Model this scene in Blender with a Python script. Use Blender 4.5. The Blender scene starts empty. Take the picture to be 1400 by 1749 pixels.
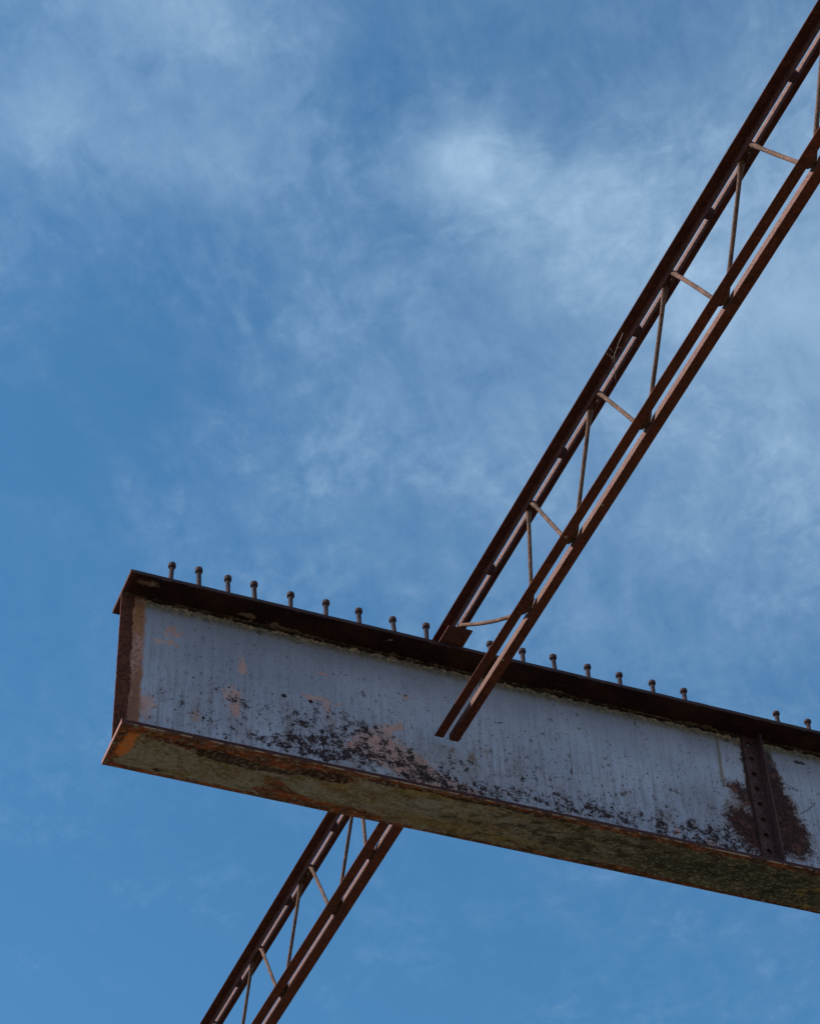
import bpy, bmesh, math, random
from mathutils import Vector, Matrix, noise as mn
random.seed(7)
S = bpy.context.scene
C = S.collection
# ------------------------------------------------------------------ measured frame (metres, camera at eye height = z 0)
X0, Y0, ZT = 1.8463, 7.2123, 7.0280        # girder end, near edge of top flange, top of steel
DEPTH = 0.9112
ZB = ZT - DEPTH
BF = 0.30
YC = Y0 + BF / 2
BB = 0.307
TT, TB = 0.020, 0.0226
WT = 0.011
XE = 11.0                                  # girder runs on out of frame
XJ = 3.4234
ZTC = 7.083                                # top of joist top chord
ZBC = 6.5207                               # underside of joist bottom chord
GROUND = -1.6

# ------------------------------------------------------------------ helpers
def obj(name, bm, mat, parent=None, loc=(0, 0, 0), smooth=False):
    me = bpy.data.meshes.new(name)
    bmesh.ops.recalc_face_normals(bm, faces=bm.faces[:])
    bm.to_mesh(me); bm.free()
    if smooth:
        for p in me.polygons: p.use_smooth = True
    me.materials.append(mat)
    o = bpy.data.objects.new(name, me); C.objects.link(o)
    o.location = loc
    if parent: o.parent = parent
    return o

def empty(name, loc, label, cat, group=None):
    o = bpy.data.objects.new(name, None); C.objects.link(o)
    o.empty_display_size = .2
    o.location = loc; o['label'] = label; o['category'] = cat
    if group: o['group'] = group
    return o

def extrude(profile, stations, axis, jit=0.0, seed=0, freq=9.0, bend=None, caps=True):
    """profile: list of (a,b); axis 'x': (a,b)->(y,z); axis 'y': (a,b)->(x,z)."""
    bm = bmesh.new(); rings = []
    for s in stations:
        r = []
        for k, (a, b) in enumerate(profile):
            if jit:
                n = mn.noise_vector(Vector((s * freq, a * 30 + seed, b * 30)))
                n2 = mn.noise_vector(Vector((s * freq * 5, a * 60 + seed, b * 60 + 7)))
                a2 = a + jit * (n[0] + .5 * n2[0]); b2 = b + jit * (n[1] + .5 * n2[1])
            else: a2, b2 = a, b
            if bend:
                da, db = bend(s, a2, b2); a2 += da; b2 += db
            r.append(bm.verts.new((s, a2, b2) if axis == 'x' else (a2, s, b2)))
        rings.append(r)
    n = len(profile)
    for r0, r1 in zip(rings, rings[1:]):
        for i in range(n):
            bm.faces.new((r0[i], r0[(i + 1) % n], r1[(i + 1) % n], r1[i]))
    if caps:
        bm.faces.new(rings[0]); bm.faces.new(rings[-1][::-1])
    return bm

def rrect(a0, a1, b0, b1, r=.0015):
    return [(a0 + r, b0), (a1 - r, b0), (a1, b0 + r), (a1, b1 - r), (a1 - r, b1), (a0 + r, b1), (a0, b1 - r), (a0, b0 + r)]

def tube(pts, rad, seg=12, squash=None):
    """pts world points; rad list or number; squash: list of x-scale."""
    bm = bmesh.new(); rings = []
    P = [Vector(p) for p in pts]
    for i, p in enumerate(P):
        t = (P[min(i + 1, len(P) - 1)] - P[max(i - 1, 0)]).normalized()
        ux = Vector((1, 0, 0)) if abs(t.x) < .9 else Vector((0, 1, 0))
        u = (ux - t * ux.dot(t)).normalized(); v = t.cross(u)
        r = rad[i] if isinstance(rad, (list, tuple)) else rad
        q = squash[i] if squash else 1
        rings.append([bm.verts.new(p + u * math.cos(2 * math.pi * k / seg) * r * q + v * math.sin(2 * math.pi * k / seg) * r) for k in range(seg)])
    for r0, r1 in zip(rings, rings[1:]):
        for k in range(seg):
            bm.faces.new((r0[k], r0[(k + 1) % seg], r1[(k + 1) % seg], r1[k]))
    bm.faces.new(rings[0]); bm.faces.new(rings[-1][::-1])
    return bm

def frange(a, b, st):
    n = max(1, int(round(abs(b - a) / st)))
    return [a + (b - a) * i / n for i in range(n + 1)]

# ------------------------------------------------------------------ node helper
class NT:
    def __init__(s, tree): s.t = tree
    def new(s, ty, **kw):
        n = s.t.nodes.new(ty)
        for k, v in kw.items(): setattr(n, k, v)
        return n
    def put(s, sock, v):
        if hasattr(v, 'is_output') or isinstance(v, bpy.types.NodeSocket): s.t.links.new(v, sock)
        else: sock.default_value = v
    def m(s, op, a, b=0.0, c=None, clamp=False):
        n = s.new('ShaderNodeMath', operation=op, use_clamp=clamp)
        s.put(n.inputs[0], a); s.put(n.inputs[1], b)
        if c is not None: s.put(n.inputs[2], c)
        return n.outputs[0]
    def add(s, a, b): return s.m('ADD', a, b)
    def sub(s, a, b): return s.m('SUBTRACT', a, b)
    def mul(s, a, b): return s.m('MULTIPLY', a, b)
    def mx(s, a, b): return s.m('MAXIMUM', a, b)
    def mn(s, a, b): return s.m('MINIMUM', a, b)
    def ss(s, x, lo, hi, a=0.0, b=1.0):
        n = s.new('ShaderNodeMapRange', interpolation_type='SMOOTHSTEP')
        s.put(n.inputs['Value'], x)
        for k, v in (('From Min', lo), ('From Max', hi), ('To Min', a), ('To Max', b)): s.put(n.inputs[k], v)
        return n.outputs[0]
    def comb(s, x, y, z=0.0):
        n = s.new('ShaderNodeCombineXYZ')
        s.put(n.inputs[0], x); s.put(n.inputs[1], y); s.put(n.inputs[2], z); return n.outputs[0]
    def sep(s, v):
        n = s.new('ShaderNodeSeparateXYZ'); s.put(n.inputs[0], v); return n.outputs
    def noise(s, vec, scale, detail=4.0, rough=.55, dist=0.0, color=False):
        n = s.new('ShaderNodeTexNoise'); s.put(n.inputs['Vector'], vec)
        n.inputs['Scale'].default_value = scale; n.inputs['Detail'].default_value = detail
        n.inputs['Roughness'].default_value = rough; n.inputs['Distortion'].default_value = dist
        return n.outputs['Color' if color else 'Fac']
    def voro(s, vec, scale, rnd=1.0):
        n = s.new('ShaderNodeTexVoronoi'); s.put(n.inputs['Vector'], vec)
        n.inputs['Scale'].default_value = scale; n.inputs['Randomness'].default_value = rnd
        return n.outputs['Distance'], n.outputs['Color']
    def mix(s, f, a, b, mode='MIX'):
        n = s.new('ShaderNodeMix', data_type='RGBA', blend_type=mode)
        s.put(n.inputs[0], f)
        s.put(n.inputs[6], tuple(a) + (1,) if isinstance(a, tuple) and len(a) == 3 else a)
        s.put(n.inputs[7], tuple(b) + (1,) if isinstance(b, tuple) and len(b) == 3 else b)
        return n.outputs[2]
    def blobs(s, u, v, L):
        """sum of gaussians: (u,v,a,b,w[,angle deg])"""
        tot = None
        for bl in L:
            u0, v0, a, b, w = bl[:5]; an = math.radians(bl[5]) if len(bl) > 5 else 0
            du = s.sub(u, u0); dv = s.sub(v, v0)
            if an:
                c, q = math.cos(an), math.sin(an)
                p = s.m('MULTIPLY_ADD', du, c, s.mul(dv, q)); r = s.m('MULTIPLY_ADD', dv, c, s.mul(du, -q))
            else: p, r = du, dv
            p = s.mul(p, 1 / a); r = s.mul(r, 1 / b)
            d = s.m('MULTIPLY_ADD', p, p, s.mul(r, r))
            g = s.mul(s.m('EXPONENT', s.mul(d, -1.0)), w)
            tot = g if tot is None else s.add(tot, g)
        return tot

def material(name):
    m = bpy.data.materials.new(name); m.use_nodes = True
    m.node_tree.nodes.clear(); n = NT(m.node_tree)
    out = n.new('ShaderNodeOutputMaterial'); b = n.new('ShaderNodeBsdfPrincipled')
    m.node_tree.links.new(b.outputs[0], out.inputs[0])
    return m, n, b

def bump(n, b, h, strength=.4, dist=.003):
    k = n.new('ShaderNodeBump'); k.inputs['Strength'].default_value = strength; k.inputs['Distance'].default_value = dist
    n.put(k.inputs['Height'], h); n.put(b.inputs['Normal'], k.outputs[0])

def rust(name, dark, mid, light, fleck=0.0, scale=1.0, seed=0.0, inner=0.0):
    m, n, b = material(name)
    tc = n.new('ShaderNodeTexCoord').outputs['Object']
    off = n.new('ShaderNodeVectorMath', operation='ADD'); n.put(off.inputs[0], tc); off.inputs[1].default_value = (seed, seed * 2, seed * 3)
    p = off.outputs[0]
    a = n.noise(p, 9 * scale, 8, .62); f = n.noise(p, 110 * scale, 6, .7); g = n.noise(p, 420 * scale, 3, .6)
    c = n.mix(n.ss(a, .38, .62), dark, mid)
    c = n.mix(n.mul(n.ss(f, .5, .68), .7), c, light)
    c = n.mix(n.mul(n.ss(f, .48, .33), .75), c, tuple(x * .45 for x in dark))
    c = n.mix(n.mul(n.ss(g, .55, .75), .35), c, light)
    k2 = n.noise(p, 34 * scale, 7, .7); c = n.mix(n.mul(n.ss(k2, .54, .66), .6), c, tuple(x * 1.7 for x in mid)); c = n.mix(n.mul(n.ss(k2, .45, .34), .7), c, tuple(x * .5 for x in dark))
    if fleck:
        d, col = n.voro(p, 16 * scale)
        pick = n.ss(n.sep(col)[0], 1 - fleck, 1 - fleck + .01)
        wob = n.add(d, n.mul(n.sub(f, .5), .12))
        ringm = n.mul(n.ss(wob, .14, .11), pick)
        c = n.mix(n.mul(ringm, .8), c, (.42, .40, .30))
    if inner:     # gap faces painted paler pink for sunlight, fading out at the shaded joist end
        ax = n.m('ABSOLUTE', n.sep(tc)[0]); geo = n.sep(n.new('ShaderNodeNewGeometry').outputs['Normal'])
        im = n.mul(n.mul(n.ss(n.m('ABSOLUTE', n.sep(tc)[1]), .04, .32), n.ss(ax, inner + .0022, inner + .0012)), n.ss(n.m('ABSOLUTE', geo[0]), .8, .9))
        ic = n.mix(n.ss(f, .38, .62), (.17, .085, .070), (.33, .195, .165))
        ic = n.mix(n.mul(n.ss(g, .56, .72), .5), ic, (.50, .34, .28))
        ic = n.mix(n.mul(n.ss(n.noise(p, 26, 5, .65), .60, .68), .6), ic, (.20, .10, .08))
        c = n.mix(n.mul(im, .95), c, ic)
    n.put(b.inputs['Base Color'], c)
    n.put(b.inputs['Roughness'], n.ss(a, .3, .7, .7, .92)); b.inputs['Specular IOR Level'].default_value = .12
    bump(n, b, n.add(n.mul(f, .7), n.mul(g, .3)), .8, .005)
    return m

M = {}
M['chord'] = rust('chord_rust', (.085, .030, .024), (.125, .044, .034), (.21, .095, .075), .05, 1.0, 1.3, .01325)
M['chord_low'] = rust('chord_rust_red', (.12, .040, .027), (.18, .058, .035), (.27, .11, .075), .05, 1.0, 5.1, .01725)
M['rod'] = rust('rod_rust', (.085, .044, .032), (.20, .105, .072), (.42, .29, .22), .0, 1.6, 2.2)
M['stud'] = rust('stud_rust', (.055, .034, .038), (.085, .048, .050), (.16, .095, .09), .0, 2.0, 3.7)
M['plate'] = rust('plate_rust', (.11, .045, .032), (.16, .065, .045), (.24, .11, .085), .02, 1.4, 8.2)
M['angle'] = rust('angle_rust', (.060, .028, .028), (.105, .048, .046), (.24, .13, .12), .0, 1.8, 4.4)

# --- top flange
def mat_top():
    m, n, b = material('top_flange_rust')
    tc = n.new('ShaderNodeTexCoord').outputs['Object']; x, y, z = n.sep(tc)
    a = n.noise(tc, 5, 8, .6); f = n.noise(tc, 60, 7, .7); g = n.noise(tc, 300, 3, .6)
    c = n.mix(n.ss(a, .4, .62), (.030, .014, .012), (.065, .027, .019))
    c = n.mix(n.mul(n.ss(f, .52, .7), .6), c, (.12, .055, .04))
    # purple-grey skin on the near edge and faces turned to the sky
    edge = n.ss(y, -.1475, -.1490)
    c = n.mix(n.mul(edge, .7), c, (.072, .046, .052))
    c = n.mix(n.mul(n.mul(edge, n.ss(f, .55, .62)), .7), c, (.05, .022, .02))
    under = n.ss(y, -.149, -.147)
    wx = n.add(x, n.mul(n.sub(n.noise(tc, 25, 5, .65), .5), .10)); wy = n.add(y, n.mul(n.sub(n.noise(tc, 31, 5, .65), .5), .06))
    # flaked primer patches beside the web
    pk = n.blobs(wx, wy, [(.10, -.10, .07, .03, 1.0), (.60, -.045, .05, .018, 1.3), (.76, -.02, .06, .016, 1.2), (.84, -.012, .05, .012, 1), (1.35, -.02, .05, .01, .8), (2.2, -.018, .12, .010, .9), (3.0, -.015, .15, .010, .9)])
    pm = n.ss(n.add(pk, n.mul(n.sub(f, .5), 1.2)), .55, .75)
    c = n.mix(n.mul(pm, .85), c, n.mix(n.ss(g, .4, .6), (.34, .19, .14), (.25, .21, .15)))
    # end cut, fresher rust
    c = n.mix(n.mul(n.ss(n.add(x, n.mul(f, .02)), .05, .012), .8), c, (.13, .055, .042))
    # small light chips along the outer lip
    d, col = n.voro(n.comb(n.mul(x, 1.0), n.mul(y, 1.8), z), 7)
    chip = n.mul(n.ss(n.add(d, n.mul(n.sub(f, .5), .1)), .085, .06), n.ss(n.sep(col)[1], .62, .63))
    c = n.mix(n.mul(chip, .8), c, (.40, .34, .28))
    lip = n.mul(n.ss(n.m('ABSOLUTE', n.add(y, .146)), .004, .001), n.ss(n.noise(tc, 14, 5, .7), .52, .6))
    c = n.mix(n.mul(lip, .6), c, (.24, .18, .17))
    n.put(b.inputs['Base Color'], c); b.inputs['Roughness'].default_value = .82; b.inputs['Specular IOR Level'].default_value = .12
    bump(n, b, n.add(f, n.mul(pm, .5)), .6, .006)
    return m
M['top_flange'] = mat_top()

# --- bottom flange
def mat_bottom():
    m, n, b = material('bottom_flange_lichen')
    tc = n.new('ShaderNodeTexCoord').outputs['Object']; x, y, z = n.sep(tc)
    st = n.comb(n.mul(x, .45), y, z)
    big = n.noise(st, 7, 6, .6, .4); med = n.noise(st, 26, 7, .65, .3); f = n.noise(tc, 120, 6, .7); g = n.noise(tc, 380, 3, .6)
    c = n.mix(n.ss(big, .42, .60), (.38, .345, .29), (.26, .195, .095))
    c = n.mix(n.mul(n.ss(med, .50, .64), .8), c, (.50, .49, .43))
    c = n.mix(n.mul(n.ss(n.noise(st, 15, 6, .6), .56, .66), .8), c, (.30, .235, .055))
    m2 = n.noise(st, 60, 6, .72, .3); m3 = n.noise(tc, 48, 7, .75)
    c = n.mix(n.mul(n.ss(m2, .51, .60), .75), c, (.10, .082, .042))
    c = n.mix(n.mul(n.ss(m3, .51, .60), .65), c, (.50, .48, .41))
    # dark moss growing towards the right
    dk = n.ss(x, 1.1, 3.0)
    mossf = n.ss(n.add(n.mul(med, .9), n.add(n.mul(big, .5), n.mul(dk, .40))), .82, 1.04)
    c = n.mix(n.mul(mossf, n.m('MULTIPLY_ADD', dk, .50, .40)), c, n.mix(n.ss(f, .4, .6), (.060, .062, .038), (.16, .16, .10)))
    c = n.mix(n.mul(n.mul(dk, n.ss(f, .42, .60)), .30), c, (.055, .055, .035))
    c = n.mix(n.mul(n.ss(f, .62, .70), .25), c, (.42, .40, .33))
    c = n.mix(n.mul(n.ss(f, .44, .32), .8), c, (.055, .040, .025))
    c = n.mix(n.mul(n.ss(m3, .40, .30), .8), c, (.05, .04, .022))
    nx = n.sub(n.noise(tc, 22, 6, .68), .5); ny = n.sub(n.noise(tc, 37, 6, .7), .5); nl = n.sub(n.noise(tc, 6, 5, .6), .5)
    wx = n.add(x, n.mul(nx, .10)); wy = n.add(n.add(y, n.mul(ny, .05)), n.mul(nl, .03))
    # red rust along the far (outer) edge and the near edge
    far = n.ss(wy, .120, .138)
    near = n.ss(wy, -.112, -.130)
    rb = n.blobs(wx, wy, [(1.16, .118, .17, .030, 1.2), (.80, .10, .10, .02, .5), (2.12, .142, .20, .020, 1.1), (2.50, .125, .14, .022, 1.2), (2.75, .14, .2, .02, .9), (3.2, .15, .3, .018, .9),
                          (.55, -.100, .42, .036, 1.1), (.98, -.09, .12, .045, .95), (.30, -.12, .22, .03, .8), (.74, .05, .10, .09, .50, 20), (.86, .115, .14, .035, .95), (.80, .045, .16, .03, .35, 25), (.12, .14, .1, .02, 1.0), (.02, .0, .035, .2, .9), (.15, -.13, .25, .02, 1.0)])
    rm = n.mx(n.mx(far, near), n.ss(n.add(rb, n.mul(n.sub(f, .5), .5)), .42, .62))
    rc = n.mix(n.ss(med, .40, .56), (.42, .095, .022), (.16, .045, .020))
    rc = n.mix(n.mul(n.ss(f, .5, .38), .75), rc, (.035, .015, .010))
    c = n.mix(n.mul(rm, .93), c, rc)
    # blackened scale inside the near rust band
    bk = n.blobs(wx, wy, [(.46, -.070, .13, .034, 1.15), (.60, -.045, .13, .032, .85), (.95, -.085, .14, .036, 1.25), (.75, -.05, .08, .02, .6), (1.25, -.12, .15, .014, .9), (.30, -.095, .05, .012, .9), (1.60, -.125, .25, .012, 1.0), (2.0, -.13, .25, .010, .9), (.24, .108, .025, .012, 1.0)])
    c = n.mix(n.mul(n.ss(n.add(bk, n.mul(n.sub(f, .5), .7)), .5, .62), .9), c, (.045, .018, .012))
    # vivid orange bloom at the cut corner
    ob = n.blobs(wx, wy, [(.066, -.04, .026, .06, 1.4, -8), (.05, .03, .026, .045, 1.1), (.09, -.09, .015, .02, .6)])
    c = n.mix(n.mul(n.ss(n.add(ob, n.mul(n.sub(f, .5), .5)), .3, .9), .95), c, (.95, .27, .04))
    ye = n.blobs(wx, wy, [(1.38, -.10, .22, .030, 1.0), (1.9, .085, .35, .035, .9), (1.45, .07, .25, .03, .8), (.75, .02, .2, .03, .6), (1.02, -.03, .10, .03, .8)])
    c = n.mix(n.mul(n.ss(n.add(ye, n.mul(n.sub(med, .5), 2.0)), .4, .9), .7), c, (.27, .20, .055))
    bm_ = n.blobs(wx, wy, [(1.62, .015, .13, .03, .7), (1.95, -.055, .10, .03, .8), (2.12, .02, .20, .045, .9), (2.40, -.07, .25, .04, .8), (2.75, .02, .35, .06, .9), (3.15, -.03, .35, .10, 1.0), (3.4, .06, .2, .08, .8), (1.25, .05, .1, .02, .5)])
    c = n.mix(n.mul(n.ss(n.add(bm_, n.add(n.mul(n.sub(med, .5), 2.4), n.mul(n.sub(m3, .5), 1.6))), .45, .85), .82), c, n.mix(n.ss(f, .42, .6), (.030, .030, .020), (.11, .11, .075)))
    gy = n.blobs(wx, wy, [(.92, .0, .10, .05, .8, -15), (1.45, -.02, .25, .05, .75, -5), (1.95, -.06, .25, .04, .6), (.35, .02, .2, .06, .4), (2.5, .03, .3, .04, .4)])
    c = n.mix(n.mul(n.ss(n.add(gy, n.mul(n.sub(m3, .5), 1.6)), .35, .75), .6), c, (.37, .385, .375))
    # ochre stain patches
    oc = n.blobs(wx, wy, [(1.02, -.03, .12, .035, .8, -20), (1.45, -.11, .18, .02, 1.0), (.72, .06, .25, .02, .5), (3.42, .02, .035, .028, 1.6), (3.48, -.02, .03, .02, 1.1), (3.5, .12, .03, .02, 1.2)])
    c = n.mix(n.mul(n.ss(n.add(oc, n.mul(n.sub(med, .5), 1.0)), .45, .85), .65), c, (.42, .30, .09))
    # loose pale paint chips
    c = n.mix(n.mul(n.mul(n.ss(m2, .47, .57), n.ss(m3, .45, .55)), .7), c, (.42, .405, .33))
    c = n.mix(n.mul(n.mul(n.ss(n.noise(st, 24, 8, .74, .5), .50, .58), n.ss(x, .9, 2.2, .25, 1.0)), .8), c, (.036, .034, .022))
    d, col = n.voro(n.comb(x, n.mul(y, 2.2), z), 11)
    chip = n.mul(n.ss(n.add(d, n.mul(nx, .35)), .12, .10), n.ss(n.sep(col)[0], .90, .905))
    c = n.mix(n.mul(chip, .7), c, (.55, .44, .36))
    d2, col2 = n.voro(tc, 75)
    spk = n.mul(n.ss(d2, .20, .12), n.ss(n.sep(col2)[1], .93, .94))
    c = n.mix(n.mul(spk, .7), c, n.mix(dk, (.06, .03, .02), (.5, .36, .2)))
    # edge faces: brown red mill scale
    side = n.ss(z, .0005, .0022)
    sc = n.mix(n.ss(f, .4, .6), (.050, .020, .020), (.105, .038, .033))
    c = n.mix(side, c, sc)
    # thin flaked light line on the lower arris
    ar = n.mul(n.mul(n.ss(n.m('ABSOLUTE', n.sub(n.add(y, .1525), n.mul(ny, .004))), .0022, .0010), n.ss(z, .006, .003)), n.ss(n.noise(tc, 9, 6, .72), .47, .55))
    c = n.mix(n.mul(ar, .8), c, (.55, .38, .24))
    # end cut
    c = n.mix(n.mul(n.ss(x, .003, .0005), .9), c, n.mix(n.ss(f, .4, .6), (.30, .13, .10), (.42, .21, .17)))
    n.put(b.inputs['Base Color'], c); b.inputs['Roughness'].default_value = .88; b.inputs['Specular IOR Level'].default_value = .2
    bump(n, b, n.add(n.add(f, n.mul(rm, -.5)), n.mul(med, .6)), .5, .005)
    return m
M['bottom_flange'] = mat_bottom()

# --- web plate
def mat_web():
    m, n, b = material('web_flaking_paint')
    tc = n.new('ShaderNodeTexCoord').outputs['Object']; x, y, z = n.sep(tc)
    big = n.noise(tc, 2.6, 5, .55); med = n.noise(tc, 14, 6, .6); f = n.noise(tc, 70, 6, .68, .3); g = n.noise(tc, 190, 5, .7); h = n.noise(tc, 420, 3, .6)
    streak = n.noise(n.comb(n.mul(x, 1.0), 0.0, n.mul(z, .045)), 42, 5, .68); streak2 = n.noise(n.comb(n.add(x, n.mul(z, .02)), 4.0, n.mul(z, .07)), 110, 3, .6)
    flat = n.comb(n.mul(x, .7), 0.0, n.mul(z, 1.45))       # flakes are wider than tall
    spk = n.noise(flat, 62, 7, .70, .25); spk2 = n.noise(n.comb(n.mul(x, .9), 3.0, n.mul(z, 1.15)), 130, 3, .6, .3)
    w1 = n.sub(n.noise(tc, 18, 5, .65), .5); w2 = n.sub(n.noise(n.comb(z, x, y), 21, 5, .65), .5)
    u = n.add(x, n.mul(w1, .10)); v = n.add(z, n.mul(w2, .10))
    c = n.mix(n.ss(big, .35, .65), (.375, .365, .44), (.46, .445, .525))
    c = n.mix(n.mul(n.blobs(u, v, [(.45, .60, .55, .30, .8), (1.1, .75, .5, .14, .5)]), .42), c, (.17, .165, .20))
    sk = n.ss(z, .80, .30, .35, 1.0)
    c = n.mix(n.mul(n.mul(n.ss(streak, .48, .66), sk), .60), c, (.20, .19, .21))
    c = n.mix(n.mul(n.mul(n.ss(streak2, .52, .68), sk), .50), c, (.17, .15, .16))
    c = n.mix(n.mul(n.ss(streak, .46, .34), .16), c, (.52, .53, .62))
    c = n.mix(n.mul(n.ss(med, .5, .7), .15), c, (.34, .36, .38))
    c = n.mix(n.mul(n.ss(h, .55, .7), .18), c, (.25, .26, .28))
    # slight mauve chalk tone at the lower part round the worn patch
    mv = n.blobs(u, v, [(1.30, .24, .35, .14, .8), (1.9, .22, .3, .15, .45), (1.7, .55, .25, .2, .3)])
    c = n.mix(n.mul(mv, .55), c, (.43, .38, .40))
    # pink primer
    pk = n.blobs(u, v, [(.245, .735, .028, .018, 1.2), (.275, .705, .022, .013, 1.0), (.222, .70, .022, .009, .75), (.250, .65, .028, .018, 1.1), (.195, .640, .030, .012, .95),
        (.585, .66, .012, .05, .55), (.59, .59, .022, .045, .95), (.545, .42, .050, .045, 1.15), (.560, .33, .028, .045, .8), (.14, .275, .05, .045, .85), (.145, .19, .03, .05, .5), (.367, .253, .026, .035, .85), (.36, .36, .02, .05, .4),
        (.99, .671, .022, .014, .85), (.94, .512, .07, .018, .85), (1.0, .47, .03, .03, .7), (1.06, .50, .02, .012, .9), (1.40, .640, .03, .016, .72), (1.30, .425, .040, .028, .9), (1.355, .448, .025, .022, .95),
        (1.28, .31, .15, .085, 1.05, -22), (1.42, .22, .20, .07, .95, -15), (1.15, .27, .10, .05, .55), (1.65, .16, .15, .04, .62), (1.0, .40, .06, .03, .45), (2.771, .185, .016, .026, 1.2), (2.95, .165, .05, .03, .8), (3.45, .30, .04, .04, .8), (1.5, .12, .1, .03, .6), (1.36, .86, .06, .012, .7), (1.22, .875, .04, .008, .8)])
    pm = n.ss(n.add(pk, n.add(n.mul(n.sub(f, .5), 1.9), n.mul(n.sub(g, .5), .8))), .40, .53)
    pcol = n.mix(n.ss(med, .4, .6), (.60, .29, .225), (.54, .345, .31))
    c = n.mix(n.mul(pm, .88), c, pcol)
    # worn mottled ground of primer under the big patch
    smd = n.mul(n.ss(z, .62, .22), n.ss(n.noise(n.comb(n.mul(x, 1.0), 7.0, n.mul(z, .35)), 9, 6, .66), .46, .66))
    c = n.mix(n.mul(smd, .55), c, (.24, .17, .15))
    # ochre / rust weeping
    oc = n.blobs(u, v, [(1.62, .380, .014, .030, .85), (1.72, .375, .014, .035, .8), (1.80, .41, .010, .06, .8), (1.70, .34, .09, .05, .45), (1.62, .29, .05, .06, .4)])
    dr = n.blobs(n.add(x, n.mul(w1, .012)), z, [(3.086, .79, .010, .10, 1.2), (3.078, .68, .008, .10, 1.2), (3.076, .58, .012, .06, 1.0), (2.628, .83, .005, .07, .9), (2.618, .72, .005, .10, .7), (2.648, .70, .004, .1, .5), (2.61, .58, .004, .07, .5)])
    c = n.mix(n.mul(n.ss(n.add(oc, n.mul(n.sub(f, .5), 1.6)), .3, 1.0), .7), c, (.24, .115, .045))
    c = n.mix(n.mul(n.ss(n.add(dr, n.mul(n.sub(f, .5), .9)), .15, 1.0), .7), c, (.21, .135, .06))
    st = n.blobs(u, v, [(3.14, .40, .10, .13, .9), (3.20, .26, .12, .07, .7), (3.44, .42, .07, .20, .9), (1.63, .25, .14, .1, .4), (1.0, .30, .12, .1, .25)])
    c = n.mix(n.mul(n.ss(st, .2, .9), .55), c, (.27, .205, .16))
    # dark rust specks: density field
    fld = n.blobs(u, v, [(1.22, .335, .09, .045, .36, -38), (1.10, .385, .05, .06, .26), (1.33, .27, .13, .055, .36, -20), (1.13, .23, .14, .05, .34), (.98, .37, .05, .07, .26), (.84, .36, .20, .15, .17), (1.05, .40, .22, .12, .15), (.55, .26, .25, .10, .10), (2.9, .36, .3, .14, .10), (2.0, .42, .4, .16, .08), (1.52, .215, .14, .03, .48, -16), (1.42, .17, .12, .03, .35), (.90, .21, .18, .05, .30), (1.65, .17, .12, .03, .32), (1.00, .28, .06, .06, .28),
        (1.24, .33, .34, .18, .17), (1.0, .42, .35, .12, .10), (.545, .40, .03, .03, .34), (.60, .38, .05, .05, .22), (.35, .31, .05, .03, .2), (.15, .29, .05, .05, .12),
        (2.35, .215, .40, .085, .19), (2.75, .19, .35, .085, .18), (1.95, .20, .40, .07, .16), (3.05, .22, .2, .09, .20), (1.9, .34, .25, .1, .10), (1.65, .31, .1, .06, .14), (2.25, .66, .3, .05, .05),
        (3.12, .40, .08, .10, .32), (3.20, .24, .12, .09, .26), (3.44, .24, .10, .06, .30), (3.6, .35, .1, .2, .1), (2.95, .18, .12, .05, .16), (.75, .2, .3, .05, .12)])
    bot = n.mul(n.ss(z, .55, .08), .105)
    lvl = n.add(n.add(n.mn(n.mul(fld, .46), .165), bot), n.add(n.mul(n.sub(med, .5), .50), n.mul(n.sub(n.noise(n.comb(x, 9.0, z), 30, 6, .72), .5), .62)))
    th = n.sub(.735, lvl)
    spk3 = n.noise(n.comb(n.mul(x, .8), 6.0, n.mul(z, 1.1)), 28, 8, .78, .3)
    smf = n.add(n.add(n.mul(spk, .45), n.mul(spk2, .25)), n.mul(spk3, .42))
    sm = n.ss(n.sub(n.sub(smf, .06), th), -.008, .014)
    sm2 = n.ss(n.sub(spk2, n.sub(.765, n.mul(lvl, .75))), -.008, .015)
    dkc = n.mix(n.ss(f, .42, .60), (.022, .014, .018), (.060, .028, .026))
    # individual solid dark scabs
    sc = n.blobs(n.add(x, n.mul(w1, .05)), n.add(z, n.mul(w2, .04)), [(.795, .487, .018, .014, 1.3), (.925, .490, .014, .014, 1.2), (.80, .862, .055, .018, 1.1), (.85, .835, .03, .016, 1.0), (.672, .838, .022, .016, 1.1),
        (3.07, .868, .05, .022, 1.3), (3.14, .855, .045, .030, 1.3), (2.93, .885, .04, .010, 1.0), (.31, .30, .010, .006, 1), (1.0, .41, .012, .02, .9), (1.2, .40, .012, .04, .9), (.525, .462, .010, .006, 1.1), (3.55, .80, .05, .016, 1.0), (1.88, .615, .02, .006, .9), (1.36, .66, .015, .008, .9), (1.40, .648, .012, .006, 1)])
    scm = n.ss(n.add(sc, n.mul(n.sub(g, .5), .6)), .55, .68)
    # rust map round the connection angle, carried behind it so the holes read dark
    rb = n.blobs(u, v, [(3.135, .545, .055, .045, .95, -25), (3.20, .50, .05, .06, .9, -30), (3.25, .35, .03, .25, .6), (3.35, .72, .032, .12, 1.2), (3.385, .60, .035, .14, 1.1), (3.42, .42, .055, .15, 1.15), (3.40, .27, .07, .08, .85), (3.21, .87, .05, .05, .8), (3.18, .26, .09, .10, .62), (3.33, .45, .05, .5, .6), (3.12, .36, .09, .08, .45), (3.45, .28, .10, .08, .55), (3.225, .62, .014, .20, .8), (3.262, .46, .040, .9, 1.6), (3.17, .33, .08, .10, .42), (3.12, .30, .10, .12, .30), (3.46, .33, .07, .12, .5), (3.36, .56, .05, .2, .5)])
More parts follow.
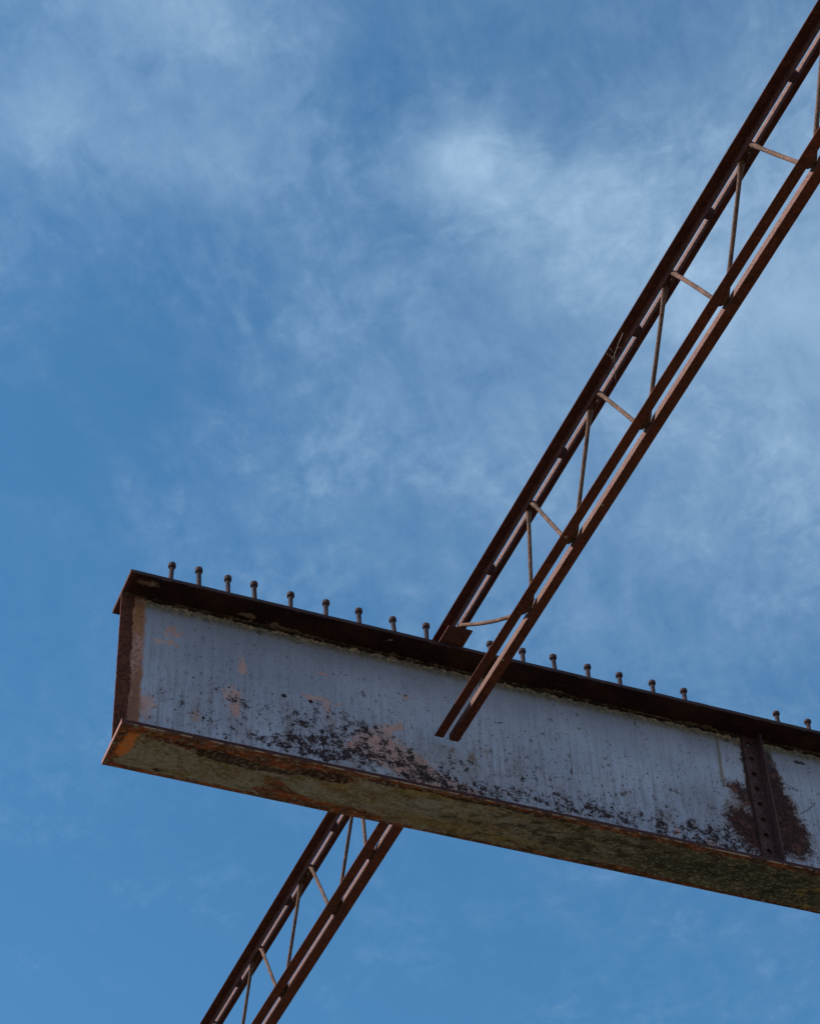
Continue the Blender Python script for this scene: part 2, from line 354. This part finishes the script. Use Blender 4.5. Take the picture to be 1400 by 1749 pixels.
    rmn = n.add(n.add(n.mul(n.sub(f, .5), 2.0), n.mul(n.sub(g, .5), 1.3)), n.mul(n.sub(spk3, .5), 2.2))
    rhalo = n.ss(n.add(rb, n.mul(rmn, .5)), .12, .55)
    c = n.mix(n.mul(rhalo, .5), c, (.17, .095, .065))
    rm = n.ss(n.add(rb, rmn), .52, .74)
    rcol = n.mix(n.ss(f, .42, .6), (.022, .010, .010), (.080, .028, .022))
    rcol = n.mix(n.mul(n.ss(med, .52, .64), .6), rcol, (.20, .075, .055))
    rcol = n.mix(n.mul(n.ss(g, .6, .68), .5), rcol, (.33, .22, .20))
    # round blister dots with halo and short weep
    def dots(sc_, lo, rmin, rmax, ofs, halo):
        pv = n.comb(n.add(x, ofs), 0.0, z)
        d, col = n.voro(pv, sc_); r, gg, bb = n.sep(col)
        pick = n.ss(r, lo, lo + .01); rad = n.ss(gg, 0, 1, rmin, rmax)
        dd = n.add(d, n.mul(n.sub(g, .5), .22))
        core = n.mul(n.ss(dd, rad, n.mul(rad, .6)), pick)
        hl = n.mul(n.mul(n.ss(d, n.mul(rad, halo), n.mul(rad, .5)), pick), .45)
        return core, hl
    c1, h1 = dots(15, .35, .05, .115, 0.0, 2.7); c2, h2 = dots(34, .35, .07, .16, 4.1, 2.3); c3, h3 = dots(80, .45, .10, .26, 9.3, 1.5)
    keep = n.ss(x, .13, .18)
    dS, cS = n.voro(n.comb(n.add(x, n.mul(w1, .01)), 2.0, n.mul(z, .22)), 20)
    weep = n.mul(n.mul(n.ss(dS, .20, .02), n.ss(n.sep(cS)[0], .50, .55)), n.mul(n.ss(z, .75, .3, .25, 1), keep))
    c = n.mix(n.mul(weep, .42), c, (.16, .12, .10))
    halo = n.mul(n.mx(n.mx(h1, h2), h3), keep); core = n.mul(n.mx(n.mx(c1, c2), c3), keep)
    low = n.ss(z, .75, .35, .7, 1.0)
    c = n.mix(n.mul(halo, low), c, (.11, .070, .050))
    c = n.mix(n.mul(n.ss(n.add(lvl, n.mul(n.sub(f, .5), .25)), .12, .32), .42), c, (.22, .16, .165))
    c = n.mix(n.mul(core, n.mul(low, .9)), c, (.026, .016, .018))
    c = n.mix(n.mul(sm2, .85), c, dkc)
    c = n.mix(n.mul(sm, .93), c, dkc)
    fb = n.mul(n.mul(n.ss(z, .70, .30), n.ss(n.noise(n.comb(x, 11.0, n.mul(z, .6)), 44, 4, .6), .605, .66)), keep)
    c = n.mix(n.mul(fb, .75), c, (.055, .033, .028))
    # bigger weeping blisters in the lower right
    wb = n.blobs(n.add(x, n.mul(w2, .01)), z, [(2.70, .275, .016, .035, .9), (2.50, .34, .012, .018, .9), (2.52, .355, .008, .016, .9), (2.545, .365, .010, .012, .8), (2.465, .33, .010, .02, .8), (2.35, .225, .01, .02, .9), (2.05, .315, .008, .03, .7), (2.24, .41, .008, .03, .8), (2.80, .43, .04, .006, .8, -22), (2.69, .44, .03, .004, .6, -15), (3.0, .39, .09, .003, .5, -20), (.96, .43, .018, .018, .6), (.60, .46, .012, .018, .5), (.45, .24, .012, .014, .7), (.36, .265, .01, .01, .8), (1.18, .38, .016, .03, .7), (1.02, .345, .015, .035, .7)])
    c = n.mix(n.mul(n.ss(n.add(wb, n.mul(n.sub(f, .5), .5)), .2, .8), .8), c, (.085, .050, .038))
    c = n.mix(n.mul(rm, .95), c, rcol)
    c = n.mix(n.mul(scm, .95), c, (.020, .011, .010))
    # scratches right of the angle
    for (a, p, q, k, wd) in [(3.45, .635, .35, 0.0, .004), (3.45, .615, .0, 1.2, .004), (3.545, .505, .9, 3.0, .006)]:
        dx = n.sub(x, a); cur = n.add(p, n.add(n.mul(dx, -q if a < 3.5 else q), n.mul(n.mul(dx, dx), k * (1 if a > 3.5 else -3))))
        lm = n.mul(n.ss(n.m('ABSOLUTE', n.sub(z, n.add(cur, n.mul(w1, .01)))), wd, wd * .3), n.ss(n.m('ABSOLUTE', dx), .06, .045))
        c = n.mix(n.mul(lm, .8), c, (.10, .06, .05))
    # lichen band and black run-off below the top flange
    nv = n.add(z, n.add(n.mul(w1, .05), n.mul(n.sub(f, .5), .05)))
    lich = n.ss(nv, .808, .848)
    lcol = n.mix(n.ss(f, .42, .6), (.12, .095, .045), (.40, .335, .195))
    lcol = n.mix(n.mul(n.ss(med, .56, .64), .7), lcol, (.36, .20, .15))
    c = n.mix(n.mul(lich, .85), c, lcol)
    topdk = n.ss(nv, .62, .86)  # web colour greyer and darker towards the top edge
    c = n.mix(n.mul(topdk, .30), c, (.17, .16, .165))
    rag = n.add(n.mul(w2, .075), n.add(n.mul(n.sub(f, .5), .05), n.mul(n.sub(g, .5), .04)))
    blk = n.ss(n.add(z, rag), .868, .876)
    # torn bright flakes at the black edge
    tear = n.mul(n.mul(n.ss(n.add(z, rag), .854, .860), n.sub(1.0, blk)), n.ss(n.noise(tc, 17, 6, .75), .46, .54))
    c = n.mix(n.mul(tear, .85), c, (.62, .44, .30))
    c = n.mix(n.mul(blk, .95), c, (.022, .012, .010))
    # cut end: rust brown, then pink and orange margin
    ev = n.sub(n.noise(n.comb(0.0, 0.0, z), 4.5, 3, .6), .5)
    ex = n.add(n.add(x, n.mul(w1, .05)), n.add(n.mul(ev, .06), n.mul(n.sub(f, .5), .035)))
    band = n.ss(n.add(n.add(x, n.mul(w1, .045)), n.mul(n.sub(f, .5), .03)), .128, .108)
    bc = n.mix(n.ss(n.noise(n.comb(x, 0.0, n.mul(z, .5)), 9, 5, .6), .44, .58), (.38, .145, .035), (.48, .22, .155))
    bc = n.mix(n.mul(n.ss(f, .47, .57), .8), bc, (.20, .075, .045))
    bc = n.mix(n.mul(n.ss(med, .52, .60), .6), bc, (.28, .11, .06))
    lowb = n.ss(z, .55, .2); bc = n.mix(n.mul(n.mul(lowb, n.ss(med, .40, .52)), .7), bc, (.22, .07, .04))
    c = n.mix(n.mul(band, n.ss(n.add(z, n.mul(w1, .05)), .87, .83, .6, .93)), c, bc)
    em = n.ss(ex, .066, .058)
    ec = n.mix(n.ss(f, .42, .6), (.050, .018, .014), (.15, .042, .024))
    ec = n.mix(n.mul(n.ss(g, .58, .68), .5), ec, (.30, .13, .09))
    c = n.mix(n.mul(em, .96), c, ec)
    # scratches of bare primer, tiny
    d, col = n.voro(n.comb(n.mul(x, 1.0), 5.0, n.mul(z, .6)), 60)
    t = n.mul(n.ss(d, .10, .06), n.ss(n.sep(col)[2], .90, .905)); c = n.mix(n.mul(t, .6), c, (.55, .50, .48))
    n.put(b.inputs['Base Color'], c)
    rr = n.mx(n.mx(sm, rm), n.mx(em, pm)); n.put(b.inputs['Roughness'], n.ss(rr, 0, 1, .6, .9)); b.inputs['Specular IOR Level'].default_value = .08
    bump(n, b, n.add(n.mul(rr, -1.0), n.mul(g, .3)), .35, .002)
    return m
M['web'] = mat_web()

def mat_weld():
    m, n, b = material('weld_lichen')
    tc = n.new('ShaderNodeTexCoord').outputs['Object']
    f = n.noise(tc, 60, 6, .7); med = n.noise(tc, 13, 5, .6)
    c = n.mix(n.ss(f, .42, .6), (.045, .030, .020), (.16, .13, .075))
    c = n.mix(n.ss(med, .45, .6), c, (.025, .014, .012))
    c = n.mix(n.mul(n.mul(n.ss(med, .42, .38), n.ss(f, .5, .6)), .8), c, (.36, .22, .16))
    n.put(b.inputs['Base Color'], c); b.inputs['Roughness'].default_value = .95
    bump(n, b, f, .8, .008); return m
M['weld'] = mat_weld()

def mat_web_thread():
    m, n, b = material('cobweb_silk')
    tc = n.new('ShaderNodeTexCoord').outputs['Object']
    n.put(b.inputs['Base Color'], n.mix(n.ss(n.noise(tc, 40, 3), .4, .6), (.30, .24, .20), (.5, .45, .38)))
    b.inputs['Roughness'].default_value = .9; return m
M['silk'] = mat_web_thread()

def mat_ground():
    m, n, b = material('ground_grass_dirt')
    tc = n.new('ShaderNodeTexCoord').outputs['Object']
    a = n.noise(tc, .15, 6, .6); f = n.noise(tc, 6, 8, .7)
    c = n.mix(n.ss(a, .42, .58), (.070, .056, .030), (.115, .082, .052))
    c = n.mix(n.mul(n.ss(f, .45, .65), .5), c, (.035, .033, .02))
    n.put(b.inputs['Base Color'], c); b.inputs['Roughness'].default_value = .95
    bump(n, b, f, .6, .05); return m
M['ground'] = mat_ground()

# ------------------------------------------------------------------ ground
bm = bmesh.new(); bmesh.ops.create_grid(bm, x_segments=90, y_segments=90, size=900)
for v in bm.verts:
    r = v.co.length
    v.co.z = min(1, r / 60) * 1.6 * mn.noise(v.co * .012) + (max(0, r - 300) / 600) ** 2 * 18 * (1 + mn.noise(v.co * .004))
g = obj('ground', bm, M['ground'], loc=(0, 0, GROUND), smooth=True); g['kind'] = 'structure'

# ------------------------------------------------------------------ plate girder (local origin: end of girder, web centre line, underside)
G = empty('plate_girder', (X0, YC, ZB), 'weathered blue-grey steel plate girder with rusty cut end and studs along its top', 'girder')
XS = [0, .002] + frange(.01, XE - X0, .02)
hb = BF / 2
def flange_end(s, a, b): return (0, 0)
obj('top_flange', extrude(rrect(-hb, hb, DEPTH - TT, DEPTH, .002), XS, 'x', .0011, 1), M['top_flange'], G)
obj('bottom_flange', extrude(rrect(-BB / 2, BB / 2, 0, TB, .0015), XS, 'x', .0009, 2), M['bottom_flange'], G)
def web_bm():
    bm = bmesh.new()
    zs = frange(TB, DEPTH - TT, .02); front = {}; back = {}
    xs = [0] + frange(.015, XE - X0, .05)
    for i, x in enumerate(xs):
        for j, z in enumerate(zs):
            xx = x + (.0016 * mn.noise(Vector((3, 7, z * 40))) + .0014 * mn.noise(Vector((3, 7, z * 130))) if i == 0 else 0)
            front[i, j] = bm.verts.new((xx, -WT / 2, z)); back[i, j] = bm.verts.new((xx, WT / 2, z))
    nx, nz = len(xs) - 1, len(zs) - 1
    for i in range(nx):
        for j in range(nz):
            bm.faces.new((front[i, j], front[i + 1, j], front[i + 1, j + 1], front[i, j + 1]))
            bm.faces.new((back[i, j], back[i, j + 1], back[i + 1, j + 1], back[i + 1, j]))
    for j in range(nz):
        bm.faces.new((front[0, j], front[0, j + 1], back[0, j + 1], back[0, j]))
        bm.faces.new((front[nx, j], back[nx, j], back[nx, j + 1], front[nx, j + 1]))
    return bm
obj('web_plate', web_bm(), M['web'], G)
# fillet welds along web and flanges (lumpy, overgrown)
def weld(zc, up, seed, side):
    bm = bmesh.new(); rings = []
    for s in frange(.004, XE - X0 - .01, .006):
        k = .75 + .5 * mn.noise(Vector((s * 22, seed, 0))) + .40 * mn.noise(Vector((s * 75, seed, 3)))
        r = .009 * max(.35, k + .35 * max(0, mn.noise(Vector((s * 3.1, seed, 9)))))
        y = side * (WT / 2 - .0015)
        prof = [(y, zc), (y + side * r * 1.2, zc), (y + side * r * .95, zc + up * r * .5), (y + side * r * .35, zc + up * r * 1.1), (y, zc + up * r * 1.4)]
        rings.append([bm.verts.new((s, a, b)) for a, b in prof])
    for r0, r1 in zip(rings, rings[1:]):
        for i in range(len(r0)): bm.faces.new((r0[i], r0[(i + 1) % 5], r1[(i + 1) % 5], r1[i]))
    bm.faces.new(rings[0]); bm.faces.new(rings[-1][::-1])
    return bm
for zc, up, sd in ((DEPTH - TT + .001, -1, 1), (TB - .001, 1, 5)):
    for side in (-1, 1): obj('weld_bead', weld(zc, up, sd + side, side), M['weld'], G, smooth=True)

# headed shear studs: x, head top z
SP = [(2.046, 7.163), (2.184, 7.167), (2.326, 7.166), (2.458, 7.16), (2.634, 7.155), (2.811, 7.156), (2.981, 7.15), (3.162, 7.151), (3.326, 7.151), (3.663, 7.143), (3.834, 7.143), (4.004, 7.146), (4.184, 7.138), (4.358, 7.133), (4.54, 7.137), (4.717, 7.129), (5.244, 7.123), (5.421, 7.12)]
def stud_bm():
    prof = [(.0, -.001), (.0135, -.001), (.0138, .006), (.0115, .012), (.0112, .10), (.0120, .103), (.0175, .105), (.0184, .109), (.0184, .1235), (.0165, .1270), (.010, .1280), (0, .1285)]
    bm = bmesh.new(); seg = 20; rings = []
    for r, z in prof:
        rings.append([bm.verts.new((0, 0, z))] if r == 0 else [bm.verts.new((r * math.cos(2 * math.pi * k / seg), r * math.sin(2 * math.pi * k / seg), z)) for k in range(seg)])
    for a, c in zip(rings, rings[1:]):
        for k in range(seg):
            p = [a[0]] if len(a) == 1 else [a[k], a[(k + 1) % seg]]
            q = [c[0]] if len(c) == 1 else [c[(k + 1) % seg], c[k]]
            bm.faces.new(p + q)
    return bm
stud = None
for i, (x, zt) in enumerate(SP + [(5.60, 7.12), (5.78, 7.12), (5.96, 7.12), (6.14, 7.12)]):
    loc = (x - X0, Y0 + .04 - YC, DEPTH - .0005)
    if stud is None:
        o = stud = obj('shear_stud', stud_bm(), M['stud'], G, smooth=True)
        o.modifiers.new('split', 'EDGE_SPLIT').split_angle = math.radians(40)
    else:
        o = stud.copy(); C.objects.link(o); o.parent = G
    o.location = loc; o.scale = (1, 1, (zt - ZB - DEPTH) / .128)
    o.rotation_euler = (random.uniform(-.05, .05), random.uniform(-.07, .07), random.uniform(0, 6.28))

# connection angle with a row of bolt holes
def conn_angle():
    bm = bmesh.new()
    z0, z1 = TB + .012, DEPTH - TT - .012
    xa, xb = 3.226, 3.298; t = .012; yf = -WT / 2 - .001 - t       # leg on the web
    nh = 9; cell = (z1 - z0) / nh; r = .0150; xc = xa + .034
    seg = 16
    def ring(y):
        return [[bm.verts.new((xc + r * math.cos(2 * math.pi * k / seg), y, z0 + cell * (h + .5) + r * math.sin(2 * math.pi * k / seg))) for k in range(seg)] for h in range(nh)]
    rf, rbk = ring(yf), ring(yf + t)
    def rim(y, h):
        pts = []
        zc = z0 + cell * (h + .5)
        for k in range(seg):
            a = 2 * math.pi * k / seg; ca, sa = math.cos(a), math.sin(a)
            sx = (xb - xc) if ca > 0 else (xc - xa); kk = min(sx / abs(ca) if abs(ca) > 1e-6 else 9, (cell / 2) / abs(sa) if abs(sa) > 1e-6 else 9)
            pts.append((xc + ca * kk, y, zc + sa * kk))
        return pts
    for y, rr in ((yf, rf), (yf + t, rbk)):
        for h in range(nh):
            cn = [(xb, z0 + cell * (h + 1)), (xa, z0 + cell * (h + 1)), (xa, z0 + cell * h), (xb, z0 + cell * h)]
            P = rim(y, h); V = [bm.verts.new(p) for p in P]
            for k in range(seg):
                k2 = (k + 1) % seg
                f = [rr[h][k], V[k], V[k2], rr[h][k2]]
                bm.faces.new(f)
            for cx, cz in cn:      # fill the corner triangles
                cand = sorted(range(seg), key=lambda k: (P[k][0] - cx) ** 2 + (P[k][2] - cz) ** 2)[:2]
                cv = bm.verts.new((cx, y, cz))
                if abs(P[cand[0]][0] - cx) + abs(P[cand[0]][2] - cz) > 1e-5: bm.faces.new((V[cand[0]], cv, V[cand[1]]))
    for h in range(nh):
        for k in range(seg): bm.faces.new((rf[h][k], rf[h][(k + 1) % seg], rbk[h][(k + 1) % seg], rbk[h][k]))
    def box(x0, x1, y0, y1, za, zb):
        v = [bm.verts.new(p) for p in ((x0, y0, za), (x1, y0, za), (x1, y1, za), (x0, y1, za), (x0, y0, zb), (x1, y0, zb), (x1, y1, zb), (x0, y1, zb))]
        for f in ((0, 1, 2, 3), (4, 5, 6, 7), (0, 1, 5, 4), (1, 2, 6, 5), (2, 3, 7, 6), (3, 0, 4, 7)): bm.faces.new([v[i] for i in f])
    box(xa - .004, xa - .0001, yf - .001, yf + t, z0, z1)
    box(xb + .0001, xb + .010, yf - .052, yf + t, z0 + .004, z1 - .006)             # outstanding leg
    return bm
obj('connection_angle', conn_angle(), M['angle'], G)

# ------------------------------------------------------------------ joists
GT, WTc, HT = .0265, .0485, .0460      # top chord: gap, leg width, leg height
GB, WBc, HB = .0345, .0450, .0355      # bottom chord
T = .0052
def angle_profile(side, gap, w, h, zref, up):
    """L section: outer toe, heel at the gap side. up=+1: vertical leg rises from zref; -1: hangs from zref."""
    x1 = side * gap / 2; x2 = side * (gap / 2 + w); r = .0015; q = .004
    return [(x1, zref), (x2, zref), (x2, zref + up * (T - r)), (x2 - side * r, zref + up * T), (x1 + side * (T + q), zref + up * T), (x1 + side * (T + q * .3), zref + up * (T + q * .3)),
            (x1 + side * T, zref + up * (T + q)), (x1 + side * T, zref + up * (h - r)), (x1 + side * (T - r), zref + up * h), (x1, zref + up * h)]

def joist(label, ytop, ybot, yend, rods, spacers, seat, origin_y, seed, tc=(GT, WTc, HT), bc=(GB, WBc, HB)):
    GT_, WT_, HT_ = tc; GB_, WB_, HB_ = bc
    J = empty('steel_joist', (XJ, origin_y, ZBC), label, 'joist')
    zt = ZTC - ZBC
    def L(y): return y - origin_y
    def wob(sd, amp):
        return lambda s, a, b: (amp * mn.noise(Vector((s * .5, sd, 1))), amp * mn.noise(Vector((s * .45, sd, 5))))
    for side in (-1, 1):
        nm = 'left' if side < 0 else 'right'
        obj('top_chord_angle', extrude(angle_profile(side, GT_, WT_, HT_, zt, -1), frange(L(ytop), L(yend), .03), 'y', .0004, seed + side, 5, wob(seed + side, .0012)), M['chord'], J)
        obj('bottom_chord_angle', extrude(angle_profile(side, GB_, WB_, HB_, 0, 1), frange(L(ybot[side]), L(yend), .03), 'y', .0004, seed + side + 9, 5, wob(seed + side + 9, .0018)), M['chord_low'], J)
    R = .0094
    zu, zl = 7.046 - ZBC, 6.556 - ZBC
    for i, (yt, yb, mt, mb, kind) in enumerate(rods):
        # yt,yb: axis at chord level; mt, mb: apex midpoints shared with the neighbour
        yt, yb, mt, mb = L(yt), L(yb), L(mt), L(mb)
        pts = []; rad = []; sq = []
        if kind == 'end':
            s = -1 if yb < yt else 1
            for k in range(15):
                t = k / 14
                pts.append((0, yt + (yb - yt) * t, (zu - .008) * (1 - t) + zl * t - .018 * math.sin(math.pi * t)))
                rad.append(R); sq.append(1)
        else:
            pts += [(0, mt, zu + .012), (0, (yt + mt) / 2 + (yt - mt) * .25, zu + .008)]; rad += [R * .8, R]; sq += [1.5, 1.45]
            for k in range(15):
                t = k / 14
                bow = .004 * math.sin(math.pi * t) * math.sin(i * 2.3 + seed)
                pts.append((bow * .6, yt + (yb - yt) * t + bow, zu + (zl - zu) * t)); rad.append(R * (1 + .03 * math.sin(i + k) + (.12 if k in (1, 13) else .3 if k in (0, 14) else 0)))
                sq.append(1.4 - .4 * min(1, k / 1.5) if k < 2 else 1)
        if mb is not None:
            sg = 1 if mb > yb else -1
            pts += [(0, (yb + mb) / 2 - sg * .002, zl - .009), (0, mb, zl - .013)]; rad += [R * 1.1, R * 1.1]; sq += [1.5, 1.6]
        obj('web_rod', tube(pts, rad, 14, sq), M['rod'], J, smooth=True)
    for y in spacers:
        yl = L(y); a = .016
        bm = extrude(rrect(-GT_ / 2 - .0002, GT_ / 2 + .0002, zt - HT_ - .0015, zt - .002, .0008), frange(yl - a, yl + a, .008), 'y')
        obj('spacer', bm, M['stud'], J)
    y0s, y1s = L(seat[0]), L(seat[1])
    obj('bearing_seat', extrude(rrect(-.0485, .0755, ZT + .0012 - ZBC, ZTC - HT - ZBC - .0004, .0012), frange(y0s, y1s, .02), 'y', .0005, seed, 20), M['plate'], J)
    return J

near = []
tb = [(6.274, 6.336), (6.224, 5.954), (5.615, 5.873), (5.520, 5.246), (4.891, 5.177), (4.816, 4.554), (4.222, 4.497), (4.135, 3.861), (3.561, 3.813)]
yy = 3.48
while yy > -1.2:
    tb += [(yy, yy - .275), (yy - .615, yy - .36)]; yy -= .69
def rodlist(start, tb):
    out = []
    seq = [start] + tb
    # seq alternates: end rod (top->bottom), bottom->top, top->bottom ...
    for i, (t, b_) in enumerate(seq):
        if i == 0: out.append((t, b_, t, (b_ + seq[1][1]) / 2, 'end')); continue
        if i % 2 == 1:      # shares bottom with previous, top with next
            mb = (b_ + seq[i - 1][1]) / 2; mt = (t + seq[i + 1][0]) / 2 if i + 1 < len(seq) else t
        else:
            mt = (t + seq[i - 1][0]) / 2; mb = (b_ + seq[i + 1][1]) / 2 if i + 1 < len(seq) else b_
        out.append((t, b_, mt, mb, 'mid'))
    return out
joist('rusty open-web joist rising to the upper right, its lower chord ending before the girder', 7.345, {-1: 7.312, 1: 7.318}, -1.5,
      rodlist((7.085, 6.43), tb), [3.806, 4.50, 5.156, 5.905, 6.70, 3.14, 2.45, 1.76], (7.097, 7.335), 7.3, 3)
tb2 = [(8.400, 8.341), (8.46, 8.734), (9.135, 8.84), (9.288, 9.549), (9.943, 9.644), (10.091, 10.337), (10.76, 10.44)]
# order: bottom->top, top->bottom ...
yy = 10.92
while yy < 15:
    tb2 += [(yy, yy + .26), (yy + .68, yy + .36)]; yy += .80
joist('rusty open-web joist behind the girder, dropping to the lower left', 7.36, {-1: 7.42, 1: 7.42}, 15.6,
      rodlist((7.60, 8.26), tb2), [8.78, 9.485, 10.33, 11.1, 11.9], (7.352, 7.62), 7.4, 6, (.0255, .0515, .0480), (.0260, .0515, .0430))

# ------------------------------------------------------------------ cobweb under the top chord
CW = [[(3.3582, 5.1611, 7.025), (3.364, 5.1971, 7.025), (3.3718, 5.2474, 7.025), (3.379, 5.2893, 7.025), (3.3947, 5.3195, 7.025), (3.4084, 5.3506, 7.025), (3.4357, 5.3952, 7.025), (3.455, 5.4278, 7.025)],
[(3.3466, 5.2905, 7.025), (3.3716, 5.3009, 7.025), (3.3802, 5.2918, 7.025)],
[(3.3571, 5.2853, 7.025), (3.3728, 5.3034, 7.025), (3.3919, 5.3235, 7.025), (3.4055, 5.3396, 7.025)],
[(3.347, 5.2592, 7.025), (3.3546, 5.2654, 7.025), (3.3665, 5.273, 7.025)],
[(3.3706, 5.2448, 7.025), (3.3841, 5.234, 7.025)],
[(3.364, 5.1971, 7.025), (3.3644, 5.2175, 7.025), (3.3661, 5.2258, 7.025)],
[(3.3637, 5.2207, 7.025), (3.374, 5.2495, 7.025)]]
CO = Vector(CW[0][0])
bm = bmesh.new()
for ln in CW:
    pts = []
    for i, p in enumerate(ln):
        pts.append(Vector(p) - CO + Vector((random.uniform(-.001, .001), 0, random.uniform(-.003, .002))))
    t = tube(pts, [.0013 if i < len(pts) - 1 else .0006 for i in range(len(pts))], 5)
    me = bpy.data.meshes.new('tmp'); t.to_mesh(me); t.free(); bm.from_mesh(me); bpy.data.meshes.remove(me)
cw = obj('cobweb', bm, M['silk'], loc=CO)
cw['label'] = 'torn pale cobweb threads hanging under the top chord of the upper joist'; cw['category'] = 'cobweb'

# ------------------------------------------------------------------ light
SUND = Vector((-1.0, .28, .96)).normalized()        # towards the sun
elev = math.asin(SUND.z); az = math.atan2(SUND.x, SUND.y)
sl = bpy.data.lights.new('sun', 'SUN'); sl.energy = 5.0; sl.angle = math.radians(.53); sl.color = (1, .93, .86)
so = bpy.data.objects.new('sun', sl); C.objects.link(so)
so.rotation_euler = (-SUND).to_track_quat('-Z', 'Y').to_euler(); so.location = (-20, 5, 16)

W = bpy.data.worlds.new('World'); S.world = W; W.use_nodes = True
W.node_tree.nodes.clear(); n = NT(W.node_tree)
out = n.new('ShaderNodeOutputWorld'); bg = n.new('ShaderNodeBackground'); W.node_tree.links.new(bg.outputs[0], out.inputs[0])
sky = n.new('ShaderNodeTexSky', sky_type='NISHITA'); sky.sun_disc = False; sky.sun_elevation = elev; sky.sun_rotation = az
sky.altitude = 300; sky.air_density = 1.0; sky.dust_density = .6; sky.ozone_density = 2.0
STR = .10
tc = n.new('ShaderNodeTexCoord').outputs['Generated']
x, y, z = n.sep(tc); zc = n.mx(z, .06)
px = n.m('DIVIDE', x, zc); py = n.m('DIVIDE', y, zc)
P = n.comb(px, py, 0.0)
w = n.noise(P, 3.0, 4, .5, color=True)
wv = n.new('ShaderNodeVectorMath', operation='MULTIPLY_ADD'); n.put(wv.inputs[0], w); wv.inputs[1].default_value = (.10, .10, 0); n.put(wv.inputs[2], P)
PW = wv.outputs[0]
ux, uy, _ = n.sep(PW); ux = n.sub(ux, .05); uy = n.sub(uy, .05)
bl = n.blobs(ux, uy, [(.55, .60, .16, .16, .46), (.40, .66, .05, .03, .30), (.46, .70, .10, .05, .25), (.66, .80, .10, .12, .25), (.16, .615, .05, .025, .40), (.105, .71, .03, .035, .45), (.20, .70, .05, .04, .28), (.30, .78, .06, .05, .12), (.42, .92, .12, .10, .09), (.62, .95, .12, .10, .12),
                      (.42, .80, .20, .16, .11), (.52, .80, .12, .12, .15), (.345, .655, .018, .025, .25), (.245, .79, .06, .05, -.16), (.33, .655, .022, .03, .45), (.15, .66, .10, .08, .20), (.36, .68, .03, .03, .2), (.62, .70, .10, .05, .22), (.27, .63, .03, .04, -.20), (.33, .71, .03, .03, -.16), (.20, .90, .08, .10, -.16), (.45, 1.5, .6, .40, -.42), (.15, .98, .10, .14, -.12)])
c1 = n.noise(PW, 6.5, 12, .66, .3); rx = n.m('MULTIPLY_ADD', ux, .80, n.mul(uy, -.60)); ry = n.m('MULTIPLY_ADD', ux, .60, n.mul(uy, .80))
c2 = n.noise(n.comb(rx, n.mul(ry, .45), 2.0), 34, 10, .68, .25); c4 = n.noise(n.comb(ux, n.mul(uy, .75), 5.0), 58, 6, .62, .4); c3 = n.noise(PW, 2.2, 4, .5)
dens = n.add(n.add(n.mul(n.sub(c1, .5), .95), n.add(n.mul(n.sub(c2, .5), .70), n.mul(n.mul(n.sub(c4, .5), .9), n.ss(c1, .40, .62)))), n.add(bl, n.mul(n.sub(c3, .5), .3)))
dens = n.add(dens, n.ss(y, .15, -.35, 0.0, .75))               # unseen cloud added behind the camera to whiten the light on the web
cov = n.ss(dens, -.42, 1.45, 0.0, .92)
blue = n.mix(n.ss(z, .10, .45, .35, 1.0), sky.outputs[0], (.71, 1.37, 1.57), 'MULTIPLY')   # deep polarised blue of the photograph
col = n.mix(cov, blue, (4.35, 6.25, 8.3))
n.put(bg.inputs['Color'], col); bg.inputs['Strength'].default_value = STR

# ------------------------------------------------------------------ camera
cd = bpy.data.cameras.new('camera'); co = bpy.data.objects.new('camera', cd); C.objects.link(co)
r = Vector((0.927029021564217, -0.3725399532029027, -0.04279224749028519))
d = Vector((0.2349030013067894, 0.6658721357524201, -0.7081206668397507))
f = Vector((0.2922974053164913, 0.6463963815617244, 0.7047935476074942))
Mx = Matrix.Identity(4)
for i in range(3):
    Mx[i][0] = r[i]; Mx[i][1] = -d[i]; Mx[i][2] = -f[i]
co.matrix_world = Mx
cd.sensor_fit = 'VERTICAL'; cd.sensor_height = 36; cd.lens = 3785.429 * 36 / 1749
cd.clip_start = .05; cd.clip_end = 5000
S.camera = co
S.view_settings.view_transform = 'Standard'; S.view_settings.look = 'None'; S.view_settings.gamma = 1; S.view_settings.exposure = 0
S.view_settings.use_curve_mapping = False
